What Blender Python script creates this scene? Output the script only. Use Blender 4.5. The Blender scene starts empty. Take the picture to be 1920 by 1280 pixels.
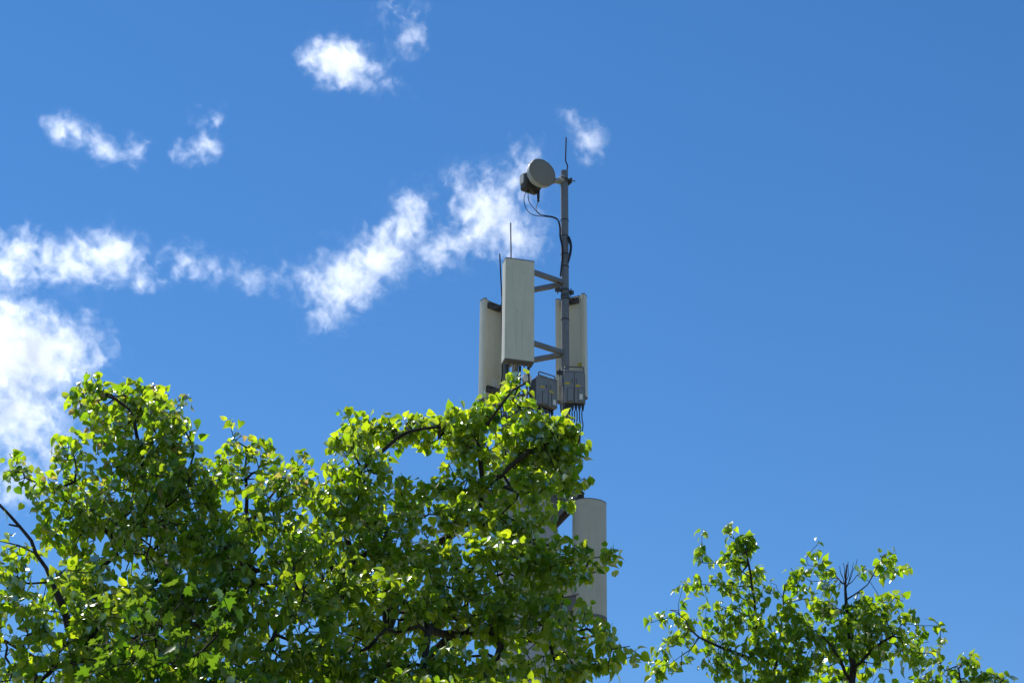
import bpy, bmesh, math, random
import numpy as np
from mathutils import Vector, Matrix, Euler, noise as mnoise

sc = bpy.context.scene
col = sc.collection

# ------------------------------------------------------------------ camera
PITCH, ROLL = math.radians(28.0), math.radians(0.5)
F_PX = 3583.0                                   # focal length in pixels of the 1920-wide photograph
CAM = Vector((0, 0, 1.6))
cam_d = bpy.data.cameras.new('camera')
cam_d.sensor_width = 36.0
cam_d.lens = 36.0 * F_PX / 1920.0
cam_d.clip_start, cam_d.clip_end = 0.1, 20000
cam = bpy.data.objects.new('camera', cam_d)
col.objects.link(cam)
CAM_R = Matrix.Rotation(math.radians(90) + PITCH, 3, 'X') @ Matrix.Rotation(ROLL, 3, 'Z')
cam.matrix_world = Matrix.Translation(CAM) @ CAM_R.to_4x4()
sc.camera = cam

# ------------------------------------------------------------------ sky, sun, exposure
SUN_AZ, SUN_EL = math.radians(-37), math.radians(54)      # azimuth from +Y (view direction) towards +X
world = bpy.data.worlds.new('World')
sc.world = world
world.use_nodes = True
wn = world.node_tree.nodes
sky = wn.new('ShaderNodeTexSky')
sky.sky_type = 'NISHITA'
sky.sun_disc = False
sky.sun_elevation = SUN_EL
sky.sun_rotation = SUN_AZ
sky.altitude = 200
sky.air_density = 1.0
sky.dust_density = 0.0
sky.ozone_density = 3.0
hsv = wn.new('ShaderNodeHueSaturation')
hsv.inputs['Hue'].default_value = 0.502
hsv.inputs['Saturation'].default_value = 1.26
hsv.inputs['Value'].default_value = 1.0
world.node_tree.links.new(sky.outputs[0], hsv.inputs['Color'])
world.node_tree.links.new(hsv.outputs[0], wn['Background'].inputs[0])
wn['Background'].inputs[1].default_value = 0.1
sun_d = bpy.data.lights.new('sun', 'SUN')
sun_d.energy = 5.0
sun_d.angle = math.radians(0.53)
sun_d.color = (1.0, 0.955, 0.88)
sun = bpy.data.objects.new('sun', sun_d)
col.objects.link(sun)
SUN_DIR = Vector((math.sin(SUN_AZ) * math.cos(SUN_EL), math.cos(SUN_AZ) * math.cos(SUN_EL), math.sin(SUN_EL)))
sun.rotation_euler = SUN_DIR.to_track_quat('Z', 'Y').to_euler()
sun.location = (-10, 10, 40)

sc.view_settings.view_transform = 'Standard'
sc.view_settings.look = 'None'
sc.view_settings.exposure = 0.38
sc.view_settings.gamma = 1.0
sc.view_settings.use_curve_mapping = False
sc.render.engine = 'CYCLES'
cy = sc.cycles
cy.use_denoising = True
cy.use_adaptive_sampling = True
cy.adaptive_threshold = 0.02
cy.max_bounces = 8
cy.diffuse_bounces = 3
cy.glossy_bounces = 2
cy.transmission_bounces = 4
cy.transparent_max_bounces = 12
cy.volume_bounces = 2
cy.volume_step_rate = 1.0
cy.volume_max_steps = 256

# ------------------------------------------------------------------ helpers
def ray(px, py):
    return CAM_R @ Vector(((px - 960) / F_PX, -(py - 640) / F_PX, -1.0))

def at(px, py, y):
    """point at horizontal distance y (metres along +Y) on the sight line through a photo pixel"""
    d = ray(px, py)
    return CAM + d * (y / d.y)

def link(o, parent=None):
    col.objects.link(o)
    if parent is not None:
        o.parent = parent
    return o

def empty(name, loc=(0, 0, 0), rot=None):
    o = bpy.data.objects.new(name, None)
    o.location = loc
    if rot is not None:
        o.rotation_euler = rot
    o.empty_display_size = 0.2
    return link(o)

def tag(o, label=None, cat=None, group=None, kind=None):
    for k, v in (('label', label), ('category', cat), ('group', group), ('kind', kind)):
        if v:
            o[k] = v
    return o

def new_mat(name):
    m = bpy.data.materials.new(name)
    m.use_nodes = True
    nt = m.node_tree
    nt.nodes.clear()
    out = nt.nodes.new('ShaderNodeOutputMaterial')
    return m, nt, out

def N(nt, kind, **kw):
    n = nt.nodes.new(kind)
    for k, v in kw.items():
        setattr(n, k, v)
    return n

def math_node(nt, op, a, b=None, c=None, clamp=False):
    n = nt.nodes.new('ShaderNodeMath')
    n.operation = op
    n.use_clamp = clamp
    for i, v in enumerate((a, b, c)):
        if v is None:
            continue
        if isinstance(v, (int, float)):
            n.inputs[i].default_value = v
        else:
            nt.links.new(v, n.inputs[i])
    return n.outputs[0]

class MB:
    """collects simple shapes; build() links them as one mesh object"""
    def __init__(self):
        self.bm = bmesh.new()
    def box(self, c, s, rot=None, bevel=0.0, seg=1):
        m = Matrix.Translation(Vector(c))
        if rot is not None:
            m = m @ (rot.to_4x4() if isinstance(rot, Matrix) else Euler(rot).to_matrix().to_4x4())
        m = m @ Matrix.Diagonal((s[0], s[1], s[2], 1))
        r = bmesh.ops.create_cube(self.bm, size=1.0, matrix=m)
        if bevel:
            es = {e for v in r['verts'] for e in v.link_edges}
            bmesh.ops.bevel(self.bm, geom=list(es), offset=bevel, segments=seg, affect='EDGES', profile=0.5)
        return self
    def tube(self, pts, rad, n=10, cap=True):
        pts = [Vector(p) for p in pts]
        k = len(pts)
        rads = rad if isinstance(rad, (list, tuple)) else [rad] * k
        rings, up = [], None
        for i, p in enumerate(pts):
            t = (pts[min(i + 1, k - 1)] - pts[max(i - 1, 0)])
            if t.length < 1e-9:
                t = Vector((0, 0, 1))
            t.normalize()
            if up is None:
                up = t.orthogonal().normalized()
            else:
                up = (up - t * up.dot(t))
                up = up.normalized() if up.length > 1e-6 else t.orthogonal().normalized()
            b = t.cross(up)
            rings.append([self.bm.verts.new(p + (up * math.cos(a) + b * math.sin(a)) * rads[i])
                          for a in (2 * math.pi * j / n for j in range(n))])
        for i in range(k - 1):
            for j in range(n):
                self.bm.faces.new((rings[i][j], rings[i][(j + 1) % n], rings[i + 1][(j + 1) % n], rings[i + 1][j]))
        if cap:
            self.bm.faces.new(rings[0][::-1])
            self.bm.faces.new(rings[-1])
        return self
    def bar(self, a, b, w, h, up=(0, 0, 1)):
        a, b = Vector(a), Vector(b)
        t = (b - a).normalized()
        u = Vector(up)
        u = (u - t * u.dot(t)).normalized()
        s = t.cross(u)
        return self.box((a + b) / 2, ((b - a).length, w, h), Matrix((t, s, u)).transposed())
    def extrude(self, outline, z0, z1, M=None):
        """outline [(x,y)] in the XY plane pulled from z0 to z1"""
        M = M or Matrix.Identity(4)
        lo = [self.bm.verts.new(M @ Vector((x, y, z0))) for x, y in outline]
        hi = [self.bm.verts.new(M @ Vector((x, y, z1))) for x, y in outline]
        n = len(outline)
        for i in range(n):
            self.bm.faces.new((lo[i], lo[(i + 1) % n], hi[(i + 1) % n], hi[i]))
        self.bm.faces.new(lo[::-1])
        self.bm.faces.new(hi)
        return self
    def lathe(self, prof, M=None, n=32):
        """profile [(r, z)] turned about Z"""
        M = M or Matrix.Identity(4)
        rings = []
        for r, z in prof:
            if r < 1e-6:
                rings.append([self.bm.verts.new(M @ Vector((0, 0, z)))])
            else:
                rings.append([self.bm.verts.new(M @ Vector((r * math.cos(a), r * math.sin(a), z)))
                              for a in (2 * math.pi * j / n for j in range(n))])
        for A, B in zip(rings, rings[1:]):
            for j in range(n):
                q = [A[j % len(A)], A[(j + 1) % len(A)], B[(j + 1) % len(B)], B[j % len(B)]]
                u = []
                for v in q:
                    if v not in u:
                        u.append(v)
                if len(u) > 2:
                    self.bm.faces.new(u)
        return self
    def build(self, name, mat, parent=None, smooth=None):
        bmesh.ops.recalc_face_normals(self.bm, faces=self.bm.faces)
        me = bpy.data.meshes.new(name)
        self.bm.to_mesh(me)
        self.bm.free()
        me.materials.append(mat)
        if smooth is not None:
            me.polygons.foreach_set('use_smooth', [True] * len(me.polygons))
            me.set_sharp_from_angle(angle=math.radians(smooth))
        return link(bpy.data.objects.new(name, me), parent)
# ------------------------------------------------------------------ clouds: lumps of scattering vapour high above
def cloud(label, lobes, y, seed, dens=1.0, thresh=0.0, scale=1.0):
    """lobes: (px, py, rx, ry, turn in degrees, weight) in photo pixels; built as a closed lumpy hull filled with vapour"""
    m_px = y / F_PX                                  # metres per pixel at this range (about)
    cen = at(sum(l[0] for l in lobes) / len(lobes), sum(l[1] for l in lobes) / len(lobes), y)
    k = (cen - CAM).length / F_PX
    R = CAM_R
    mbs = []
    bm = bmesh.new()
    rnd = random.Random(seed)
    lo = []
    for (px, py, rx, ry, a, w) in lobes:
        c = at(px, py, y * (1 + rnd.uniform(-.006, .006)))
        rx, ry = rx * 1.22, ry * 1.22
        rz = 0.62 * min(rx, ry) + 0.05 * max(rx, ry)
        T = Matrix.Translation(c - cen) @ R.to_4x4() @ Matrix.Rotation(math.radians(-a), 4, 'Z')
        lo.append((T, Vector((rx * k, ry * k, rz * k)), w))
        bmesh.ops.create_icosphere(bm, subdivisions=3, radius=1.0,
                                   matrix=T @ Matrix.Diagonal((rx * k * 1.22, ry * k * 1.22, rz * k * 1.22, 1)))
    me = bpy.data.meshes.new('cloud')
    bm.to_mesh(me)
    bm.free()
    o = bpy.data.objects.new('cloud', me)
    o.location = cen
    link(o)
    md = o.modifiers.new('join', 'REMESH')
    md.mode = 'VOXEL'
    md.voxel_size = 5.0 * k
    dg = bpy.context.evaluated_depsgraph_get()
    me2 = bpy.data.meshes.new_from_object(o.evaluated_get(dg))
    o.modifiers.clear()
    o.data = me2
    bpy.data.meshes.remove(me)
    me2.name = 'cloud'
    m, nt, out = new_mat('cloud_vapour')
    tc = N(nt, 'ShaderNodeTexCoord')
    P = tc.outputs['Object']
    # turbulent warp of the lookup position
    nz = N(nt, 'ShaderNodeTexNoise', noise_dimensions='3D')
    nz.inputs['Scale'].default_value = 1 / (38 * k * scale)
    nz.inputs['Detail'].default_value = 3
    nz.inputs['Roughness'].default_value = 0.6
    off = N(nt, 'ShaderNodeVectorMath', operation='ADD')
    nt.links.new(P, off.inputs[0])
    off.inputs[1].default_value = (seed * 913.7, seed * 391.3, seed * 77.1)
    nt.links.new(off.outputs[0], nz.inputs['Vector'])
    ctr = N(nt, 'ShaderNodeVectorMath', operation='SUBTRACT')
    nt.links.new(nz.outputs['Color'], ctr.inputs[0])
    ctr.inputs[1].default_value = (.5, .5, .5)
    wv = N(nt, 'ShaderNodeVectorMath', operation='MULTIPLY_ADD')
    nt.links.new(ctr.outputs[0], wv.inputs[0])
    s = 46 * k * scale
    wv.inputs[1].default_value = (s, s, s)
    nt.links.new(P, wv.inputs[2])
    W = wv.outputs[0]
    field = None
    for T, r, w in lo:
        mp = N(nt, 'ShaderNodeMapping', vector_type='TEXTURE')
        mp.inputs['Location'].default_value = T.to_translation()
        mp.inputs['Rotation'].default_value = T.to_euler()
        mp.inputs['Scale'].default_value = r
        nt.links.new(W, mp.inputs['Vector'])
        ln = N(nt, 'ShaderNodeVectorMath', operation='LENGTH')
        nt.links.new(mp.outputs[0], ln.inputs[0])
        f = math_node(nt, 'SUBTRACT', 1.0, ln.outputs['Value'])
        f = math_node(nt, 'MULTIPLY', math_node(nt, 'MAXIMUM', f, 0.0), w)
        field = f if field is None else math_node(nt, 'SMOOTH_MAX', field, f, 0.12)
    n2 = N(nt, 'ShaderNodeTexNoise', noise_dimensions='3D')
    n2.inputs['Scale'].default_value = 1 / (30 * k * scale)
    n2.inputs['Detail'].default_value = 6
    n2.inputs['Roughness'].default_value = 0.7
    n2.inputs['Distortion'].default_value = 0.0
    st = N(nt, 'ShaderNodeMapping')
    st.inputs['Rotation'].default_value = (0.3, 0.9, 0.4 + .35 * math.sin(seed * 2.3))
    st.inputs['Scale'].default_value = (1.25, .62, 1.25)
    nt.links.new(wv.outputs[0], st.inputs['Vector'])
    nt.links.new(st.outputs[0], n2.inputs['Vector'])
    e = math_node(nt, 'MULTIPLY_ADD', n2.outputs['Fac'], 2.4, -1.2 - thresh)
    d = math_node(nt, 'MULTIPLY_ADD', field, 1.0, math_node(nt, 'MULTIPLY', e, 1.0))
    d = math_node(nt, 'SUBTRACT', d, 0.16)
    # nothing outside the lobes
    d = math_node(nt, 'MULTIPLY', math_node(nt, 'MAXIMUM', d, 0.0), math_node(nt, 'MULTIPLY', field, 8.0, clamp=True))
    sm = N(nt, 'ShaderNodeMapRange', interpolation_type='SMOOTHSTEP')
    sm.inputs['From Max'].default_value = 1.05
    nt.links.new(d, sm.inputs['Value'])
    d = sm.outputs[0]
    d = math_node(nt, 'MULTIPLY', d, dens * 0.95 / (50 * k))
    vs = N(nt, 'ShaderNodeVolumeScatter')
    vs.inputs['Color'].default_value = (1, 1, 1, 1)
    vs.inputs['Anisotropy'].default_value = 0.6
    nt.links.new(d, vs.inputs['Density'])
    nt.links.new(vs.outputs[0], out.inputs['Volume'])
    me2.materials.append(m)
    bb = [max(v[i] for v in o.bound_box) - min(v[i] for v in o.bound_box) for i in range(3)]
    m.cycles.volume_step_rate = 9 * k / (0.1 * sum(bb) / 3)
    m.cycles.volume_sampling = 'DISTANCE'
    tag(o, label, 'cloud', 'small white clouds in the blue sky')
    return o

cloud('bright S-shaped cloud streaming from below up to the round dish',
      [(612, 575, 50, 55, 0, .8), (650, 525, 75, 70, -50, 1.1), (715, 480, 90, 60, -35, 1.2), (768, 410, 50, 70, 15, 1.0),
       (815, 470, 66, 48, 0, .85), (865, 455, 66, 36, -20, .7), (912, 405, 80, 78, 20, 1.0), (968, 445, 66, 62, 0, .9),
       (885, 345, 64, 48, 10, .65), (965, 350, 60, 60, 0, .6), (990, 310, 46, 56, 0, .65)], 1500, 1)
cloud('long white cloud band reaching in from the left picture edge',
      [(20, 495, 85, 62, 0, .9), (115, 490, 100, 55, 5, .9), (205, 482, 75, 60, 0, 1.0), (258, 520, 52, 38, 35, .7), (45, 450, 40, 40, 0, .6)], 1500, 2)
cloud('thin pale cloud wisp tapering between the long band and the S-shaped cloud',
      [(345, 492, 58, 50, 0, .6), (405, 505, 80, 38, 8, .58), (480, 520, 85, 34, 5, .5), (560, 520, 70, 52, 0, .42)], 1520, 3)
cloud('largest brightest white cloud low at left, above the leafy tree',
      [(-20, 660, 150, 115, 0, 1.2), (80, 660, 110, 88, 20, 1.15), (140, 655, 80, 75, 0, .8), (20, 770, 140, 100, 0, .9),
       (75, 850, 90, 70, 0, .6), (20, 905, 80, 55, 0, .8), (-110, 760, 120, 150, 0, .8)], 1450, 4, dens=1.15)
cloud('compact bright puff cloud with a ragged tail, high above the antennas',
      [(632, 116, 75, 50, 12, 1.35), (622, 152, 50, 32, 0, .55), (695, 130, 60, 46, 20, .55), (722, 158, 48, 26, 15, .5), (590, 110, 40, 30, 0, .5)], 1550, 5)
cloud('faint torn wisp at the top edge beside the bright puff',
      [(762, 72, 42, 42, 0, .55), (750, 20, 62, 36, 0, .45), (775, 35, 30, 50, 0, .4)], 1550, 6)
cloud('ragged streak cloud sloping down at upper left',
      [(125, 243, 60, 38, 22, .75), (180, 268, 70, 36, 25, .75), (255, 280, 30, 44, 0, .65)], 1500, 7)
cloud('small forked wisp right of the sloping streak cloud',
      [(375, 275, 58, 36, -15, .7), (388, 228, 48, 36, -40, .45)], 1500, 8)
cloud('small curved wisp in the sky just right of the thin mast tip',
      [(1072, 225, 36, 28, 30, .7), (1104, 265, 44, 50, 0, .7)], 1500, 9)
# ------------------------------------------------------------------ materials of the mast and its gear
def surface_mat(name, color, rough=0.5, metal=0.0, var=0.12, scale=6.0, streak=0.0, streak_col=(0.12, 0.11, 0.08),
                bump=0.0, spots=0.0, spec=0.5):
    """painted / plastic / metal surface: base colour with soft mottling, run-down dirt streaks, specks and fine relief"""
    m, nt, out = new_mat(name)
    L = nt.links
    tc = N(nt, 'ShaderNodeTexCoord')
    b = N(nt, 'ShaderNodeBsdfPrincipled')
    n1 = N(nt, 'ShaderNodeTexNoise')
    n1.inputs['Scale'].default_value = scale
    n1.inputs['Detail'].default_value = 5
    n1.inputs['Roughness'].default_value = 0.65
    L.new(tc.outputs['Object'], n1.inputs['Vector'])
    r = N(nt, 'ShaderNodeMapRange')
    r.inputs['From Min'].default_value, r.inputs['From Max'].default_value = 0.3, 0.7
    r.inputs['To Min'].default_value, r.inputs['To Max'].default_value = 1 - var, 1 + var
    L.new(n1.outputs['Fac'], r.inputs['Value'])
    mx = N(nt, 'ShaderNodeMix', data_type='RGBA', blend_type='MULTIPLY')
    mx.inputs['Factor'].default_value = 1
    mx.inputs['A'].default_value = (*color, 1)
    L.new(r.outputs[0], mx.inputs['B'])
    c = mx.outputs['Result']
    if streak:
        mp = N(nt, 'ShaderNodeMapping')
        mp.inputs['Scale'].default_value = (28, 28, 0.9)
        L.new(tc.outputs['Object'], mp.inputs['Vector'])
        n2 = N(nt, 'ShaderNodeTexNoise')
        n2.inputs['Scale'].default_value = 1.0
        n2.inputs['Detail'].default_value = 4
        L.new(mp.outputs[0], n2.inputs['Vector'])
        r2 = N(nt, 'ShaderNodeMapRange')
        r2.inputs['From Min'].default_value, r2.inputs['From Max'].default_value = 0.52, 0.75
        r2.inputs['To Max'].default_value = streak
        L.new(n2.outputs['Fac'], r2.inputs['Value'])
        m2 = N(nt, 'ShaderNodeMix', data_type='RGBA')
        L.new(r2.outputs[0], m2.inputs['Factor'])
        L.new(c, m2.inputs['A'])
        m2.inputs['B'].default_value = (*streak_col, 1)
        c = m2.outputs['Result']
    if spots:
        v = N(nt, 'ShaderNodeTexVoronoi')
        v.inputs['Scale'].default_value = 5.5
        L.new(tc.outputs['Object'], v.inputs['Vector'])
        r3 = N(nt, 'ShaderNodeMapRange')
        r3.inputs['From Min'].default_value, r3.inputs['From Max'].default_value = 0.045, 0.07
        r3.inputs['To Min'].default_value, r3.inputs['To Max'].default_value = spots, 0.0
        L.new(v.outputs['Distance'], r3.inputs['Value'])
        m3 = N(nt, 'ShaderNodeMix', data_type='RGBA')
        L.new(r3.outputs[0], m3.inputs['Factor'])
        L.new(c, m3.inputs['A'])
        m3.inputs['B'].default_value = (0.10, 0.09, 0.06, 1)
        c = m3.outputs['Result']
    L.new(c, b.inputs['Base Color'])
    b.inputs['Roughness'].default_value = rough
    b.inputs['Metallic'].default_value = metal
    b.inputs['Specular IOR Level'].default_value = spec
    if bump:
        bp = N(nt, 'ShaderNodeBump')
        bp.inputs['Strength'].default_value = bump
        bp.inputs['Distance'].default_value = 0.01
        L.new(n1.outputs['Fac'], bp.inputs['Height'])
        L.new(bp.outputs[0], b.inputs['Normal'])
    L.new(b.outputs[0], out.inputs['Surface'])
    return m

MT = {
    'radome': surface_mat('aged_radome_plastic', (.68, .645, .51), .42, 0, .05, 3, .22, (.26, .25, .17), spots=.5),
    'radome_back': surface_mat('aged_radome_back', (.49, .465, .38), .5, 0, .06, 3, .25, (.25, .26, .18)),
    'cap': surface_mat('dark_end_cap', (.13, .13, .14), .55, 0, .15, 20),
    'galv': surface_mat('galvanised_steel', (.21, .21, .215), .5, .35, .16, 9, .25, (.14, .13, .12)),
    'galv_dark': surface_mat('weathered_bracket_steel', (.10, .10, .105), .55, .4, .25, 30),
    'shaft': surface_mat('painted_mast_steel', (.40, .40, .41), .5, .1, .1, 5, .3, (.2, .19, .17)),
    'gusset': surface_mat('dull_bracket_plate', (.15, .135, .14), .6, .1, .15, 10),
    'rru': surface_mat('grey_radio_housing', (.235, .24, .255), .5, .1, .07, 10, .15, (.2, .2, .19)),
    'rru_dark': surface_mat('dark_grey_radio_fins', (.13, .135, .15), .55, .1, .1, 10),
    'seam': surface_mat('black_seam', (.03, .03, .035), .7, 0, .1, 10),
    'dish': surface_mat('dish_radome_grey', (.23, .215, .185), .6, 0, .05, 5, .12, (.25, .25, .2)),
    'dish_rim': surface_mat('dish_rim_grey', (.36, .38, .37), .5, .1, .08, 8),
    'odu': surface_mat('outdoor_radio_casting', (.065, .062, .058), .6, .15, .15, 14),
    'odu_light': surface_mat('dish_collar_casting', (.45, .46, .44), .5, .2, .12, 14),
    'cable': surface_mat('black_cable_jacket', (.016, .016, .018), .45, 0, .1, 20),
    'rod': surface_mat('dark_rod_steel', (.05, .05, .055), .45, .5, .1, 20),
    'yellow': surface_mat('yellow_sticker', (.62, .47, .02), .5, 0, .1, 40),
    'white': surface_mat('white_sticker', (.78, .78, .76), .5, 0, .05, 40),
    'print': surface_mat('sticker_print', (.25, .25, .25), .6, 0, .1, 40),
    'brass': surface_mat('dull_connector_metal', (.42, .38, .30), .4, .7, .1, 20),
}

# ------------------------------------------------------------------ mast: shaft, head frame of three pipes
YT = 28.0
R_P = at(1060, 640, 28.0); N_P = at(966, 640, 27.45); L_P = at(950, 640, 28.41)
AX = (R_P + N_P + L_P) / 3
Z = lambda px, py, y: at(px, py, y).z
mast = empty('antenna_mast', (AX.x, AX.y, 0))
tag(mast, 'grey steel antenna mast with three upright pipes rising behind the leafy crown', 'mast')
def mpart(mb, name, mat, parent=mast, smooth=35):
    o = mb.build(name, mat, None, smooth)
    o.parent = parent
    root = parent
    off = Vector((0, 0, 0))
    while root is not None:
        off += Vector(root.location)
        root = root.parent
    o.data.transform(Matrix.Translation(-off))
    return o
z_top = Z(1000, 905, 28)
SH = MB().tube([(AX.x, AX.y, 0), (AX.x, AX.y, z_top)], [.62, .47], 12).build('shaft', MT['shaft'], None)
SH.parent = mast; SH.data.transform(Matrix.Translation(-Vector(mast.location)))
fl = MB().lathe([(0, z_top + .003), (.60, z_top + .003), (.60, z_top + .035), (0, z_top + .035)], Matrix.Translation((AX.x, AX.y, 0)), 24)
flo = mpart(fl, 'flange', MT['galv'])
for i in range(12):
    a = i * math.pi / 6
    mpart(MB().tube([(AX.x + .55 * math.cos(a), AX.y + .55 * math.sin(a), z_top - .03), (AX.x + .55 * math.cos(a), AX.y + .55 * math.sin(a), z_top + .075)], .018, 6), 'bolt', MT['galv_dark'], flo)
z_pipe0 = z_top + .036
zR, zN, zL = Z(1054, 322, 28.0), Z(960, 497, 27.45), Z(940, 540, 28.41)
for P, zt, r in ((R_P, zR, .066), (N_P, zN, .055), (L_P, zL, .055)):
    mpart(MB().tube([(P.x, P.y, z_pipe0), (P.x, P.y, zt)], r, 20), 'pipe', MT['galv'])
    mpart(MB().box((P.x, P.y, z_pipe0 + .012), (.26, .26, .022)), 'foot_plate', MT['galv'])
def crossbar(A, B, z, w=.075, h=.07):
    mpart(MB().bar((A.x, A.y, z), (B.x, B.y, z), w, h), 'crossbar', MT['galv'], smooth=None)
for z in (Z(1052, 531, 28.0), Z(1056, 663, 28.0), z_pipe0 + .26):
    crossbar(R_P, N_P, z + .004); crossbar(R_P, L_P, z - .006); crossbar(N_P, L_P, z)
# dark clamp rings and brackets on the tall pipe
def clamp(P, z, r=.075, h=.05, ear=None):
    c = mpart(MB().tube([(P.x, P.y, z - h / 2), (P.x, P.y, z + h / 2)], r, 20), 'clamp', MT['galv_dark'])
    if ear:
        for ex, ey in ear:
            mb = MB()
            mb.box((P.x + ex, P.y + ey, z), (.10, .05, h * 1.1))
            mb.tube([(P.x + ex, P.y + ey - .12, z), (P.x + ex, P.y + ey + .12, z)], .012, 6)
            mpart(mb, 'clamp_ear', MT['galv_dark'], c)
clamp(R_P, Z(1058, 545, 28), ear=[(-.12, -.03), (.10, .06)])
clamp(R_P, Z(1062, 700, 28), ear=[(-.1, -.03), (.10, .06)])
for py in (414, 444, 478, 501, 562, 600):
    z = Z(1056, py, 28)
    mpart(MB().tube([(R_P.x, R_P.y, z - .008), (R_P.x, R_P.y, z + .008)], .0715, 20), 'cable_tie', MT['cable'])
# gusset arms that carry the lower antennas
def gusset(dirv, z, reach=.45, drop=.5):
    d = Vector(dirv).normalized()
    s = Vector((-d.y, d.x, 0))
    mb = MB()
    for off in (-.09, .09):
        c = Vector((AX.x, AX.y, 0)) + s * off
        prof = [(.44, z), (.50 + reach, z), (.50 + reach, z - .12), (.46, z - drop)]
        vs = []
        for t in (-.006, .006):
            vs.append([mb.bm.verts.new(c + d * q + s * t + Vector((0, 0, zz))) for q, zz in prof])
        for i in range(4):
            mb.bm.faces.new((vs[0][i], vs[0][(i + 1) % 4], vs[1][(i + 1) % 4], vs[1][i]))
        mb.bm.faces.new(vs[0][::-1]); mb.bm.faces.new(vs[1])
    c = Vector((AX.x, AX.y, z + .008))
    mb.bar(c + d * .44, c + d * (.5 + reach), .24, .012)
    mpart(mb, 'gusset_arm', MT['gusset'], smooth=None)
zg = Z(1060, 940, 27.9)
LOW_DIR = Vector((.86, -.5, 0)).normalized()
gusset(LOW_DIR, zg); gusset((-.86, -.5, 0), zg); gusset((0, 1, 0), zg)
gusset(LOW_DIR, zg - 1.75); gusset((0, 1, 0), zg - 1.75); gusset((-.86, -.5, 0), zg - 1.75)

# ------------------------------------------------------------------ panel antennas
def flat_panel(name, label, edge, yaw, w, d, z0, z1, corner, stickers=(), pipe=None, tilt=0.0):
    """box radome; local +Y is the direction it radiates; origin at base centre. `edge` = world XY of one vertical edge,
    corner = (sx, sy) tells which corner of the plan that edge is."""
    M = Matrix.Rotation(yaw, 3, 'Z')
    c = Vector((edge.x, edge.y, z0)) - M @ Vector((corner[0] * w / 2, corner[1] * d / 2, 0))
    root = empty(name, c, (0, 0, yaw))
    tag(root, label, 'antenna', 'panel antennas on the mast head')
    h = z1 - z0
    # plan: rounded front, shallow channel in the back with side lips
    lip, dep, b = .055, .045, .028
    W, D = w / 2, d / 2
    prof = [(-W, -D), (-W + lip, -D), (-W + lip + .03, -D + dep), (W - lip - .03, -D + dep), (W - lip, -D), (W, -D),
            (W, D - b)]
    prof += [(W - b + b * math.cos(a), D - b + b * math.sin(a)) for a in (.5, 1.1, 1.5708)]
    prof += [(-W + b - b * math.cos(a), D - b + b * math.sin(a)) for a in (1.5708, 1.1, .5)]
    prof += [(-W, D - b)]
    def P(mb, nm, mat, par=root, smooth=30):
        return mb.build(nm, mat, par, smooth)
    P(MB().extrude(prof, .006, h - .016), 'radome', MT['radome'])
    big = [(x * 1.012, y * 1.03) for x, y in prof]
    P(MB().extrude(big, h - .014, h), 'top_cap', MT['cap'])
    P(MB().extrude([(x * .985, y * .95) for x, y in prof], -.012, .004), 'bottom_cap', MT['cap'])
    rnd = random.Random(name + label)
    for i in range(6):                                        # sockets under the bottom cap
        x = -W * .72 + i * W * .29
        cn = P(MB().tube([(x, -.01, -.055), (x, -.01, .002)], .017, 10), 'connector', MT['brass'])
        if i in (0, 2, 5):
            P(MB().tube([(x, -.01, -.20), (x, -.01, -.10), (x, -.01, -.052)], [.016, .022, .022], 10), 'boot', MT['cable'], cn)
    # mounting brackets from the back channel towards the pipe
    if pipe is not None:
        q = M.transposed() @ (Vector((pipe.x, pipe.y, 0)) - Vector((c.x, c.y, 0)))
        for zz in (h - .10, .22):
            mb = MB()
            mb.box((0, -D + dep - .02, zz), (w * .58, .05, .11), bevel=.006)
            t = Vector((q.x, q.y, 0)); s = Vector((0, -D + .01, 0))
            for o in (-.05, .05):
                mb.bar((o, s.y, zz - .02), (t.x + o * .6, t.y + .03, zz + .01), .014, .06)
            mb.tube([(t.x, t.y, zz - .035), (t.x, t.y, zz + .035)], .075, 14)
            mb.tube([(-.11, s.y - .03, zz + .03), (.11, s.y - .03, zz + .03)], .012, 6)
            P(mb, 'mounting_bracket', MT['galv_dark'])
    for (nm, mat, x, z, sw, sh, back) in stickers:
        yy = (-D + dep - .0035) if back else D + .0025
        st = P(MB().box((x, yy, z), (sw, .003, sh)), nm, MT[mat])
        if mat == 'white':
            for j in range(4):
                P(MB().box((x + .004 * (j % 2), yy - .0022 if back else yy + .0022, z + sh * (.32 - .2 * j)), (sw * (.7 - .12 * (j % 2)), .0012, sh * .06)), 'print_line', MT['print'], st)
        else:
            P(MB().box((x, yy - .0022 if back else yy + .0022, z), (sw * .75, .0012, sh * .1)), 'print_line', MT['print'], st)
    return root

yN = 27.05
eN = at(947, 600, yN)
flat_panel('panel_antenna', 'tall flat panel antenna seen from the front, tallest and nearest of the mast head',
           eN, math.radians(180 + 14.6), .495, .205, Z(947, 671, yN), Z(947, 482, yN), (1, 1), pipe=N_P)
yL = 28.25
eL = at(907.5, 640, yL)
flat_panel('panel_antenna', 'panel antenna at far left of the mast, turned away, white label near its foot',
           eL, math.radians(38), .44, .15, Z(907, 746, yL), Z(907, 557.5, yL), (-1, -1), pipe=L_P,
           stickers=[('label_plate', 'white', .055, .36, .07, .17, True), ('warning_sticker', 'yellow', .15, .52, .05, .07, True)])
yR = 28.05
eR = at(1096.5, 640, yR)
flat_panel('panel_antenna', 'panel antenna at right of the mast, seen from behind the tall pipe, yellow sticker',
           eR, math.radians(-25), .53, .135, Z(1096, 741, yR), Z(1096, 549, yR), (1, -1), pipe=R_P,
           stickers=[('warning_sticker', 'yellow', .16, .60, .09, .09, True)])

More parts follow.
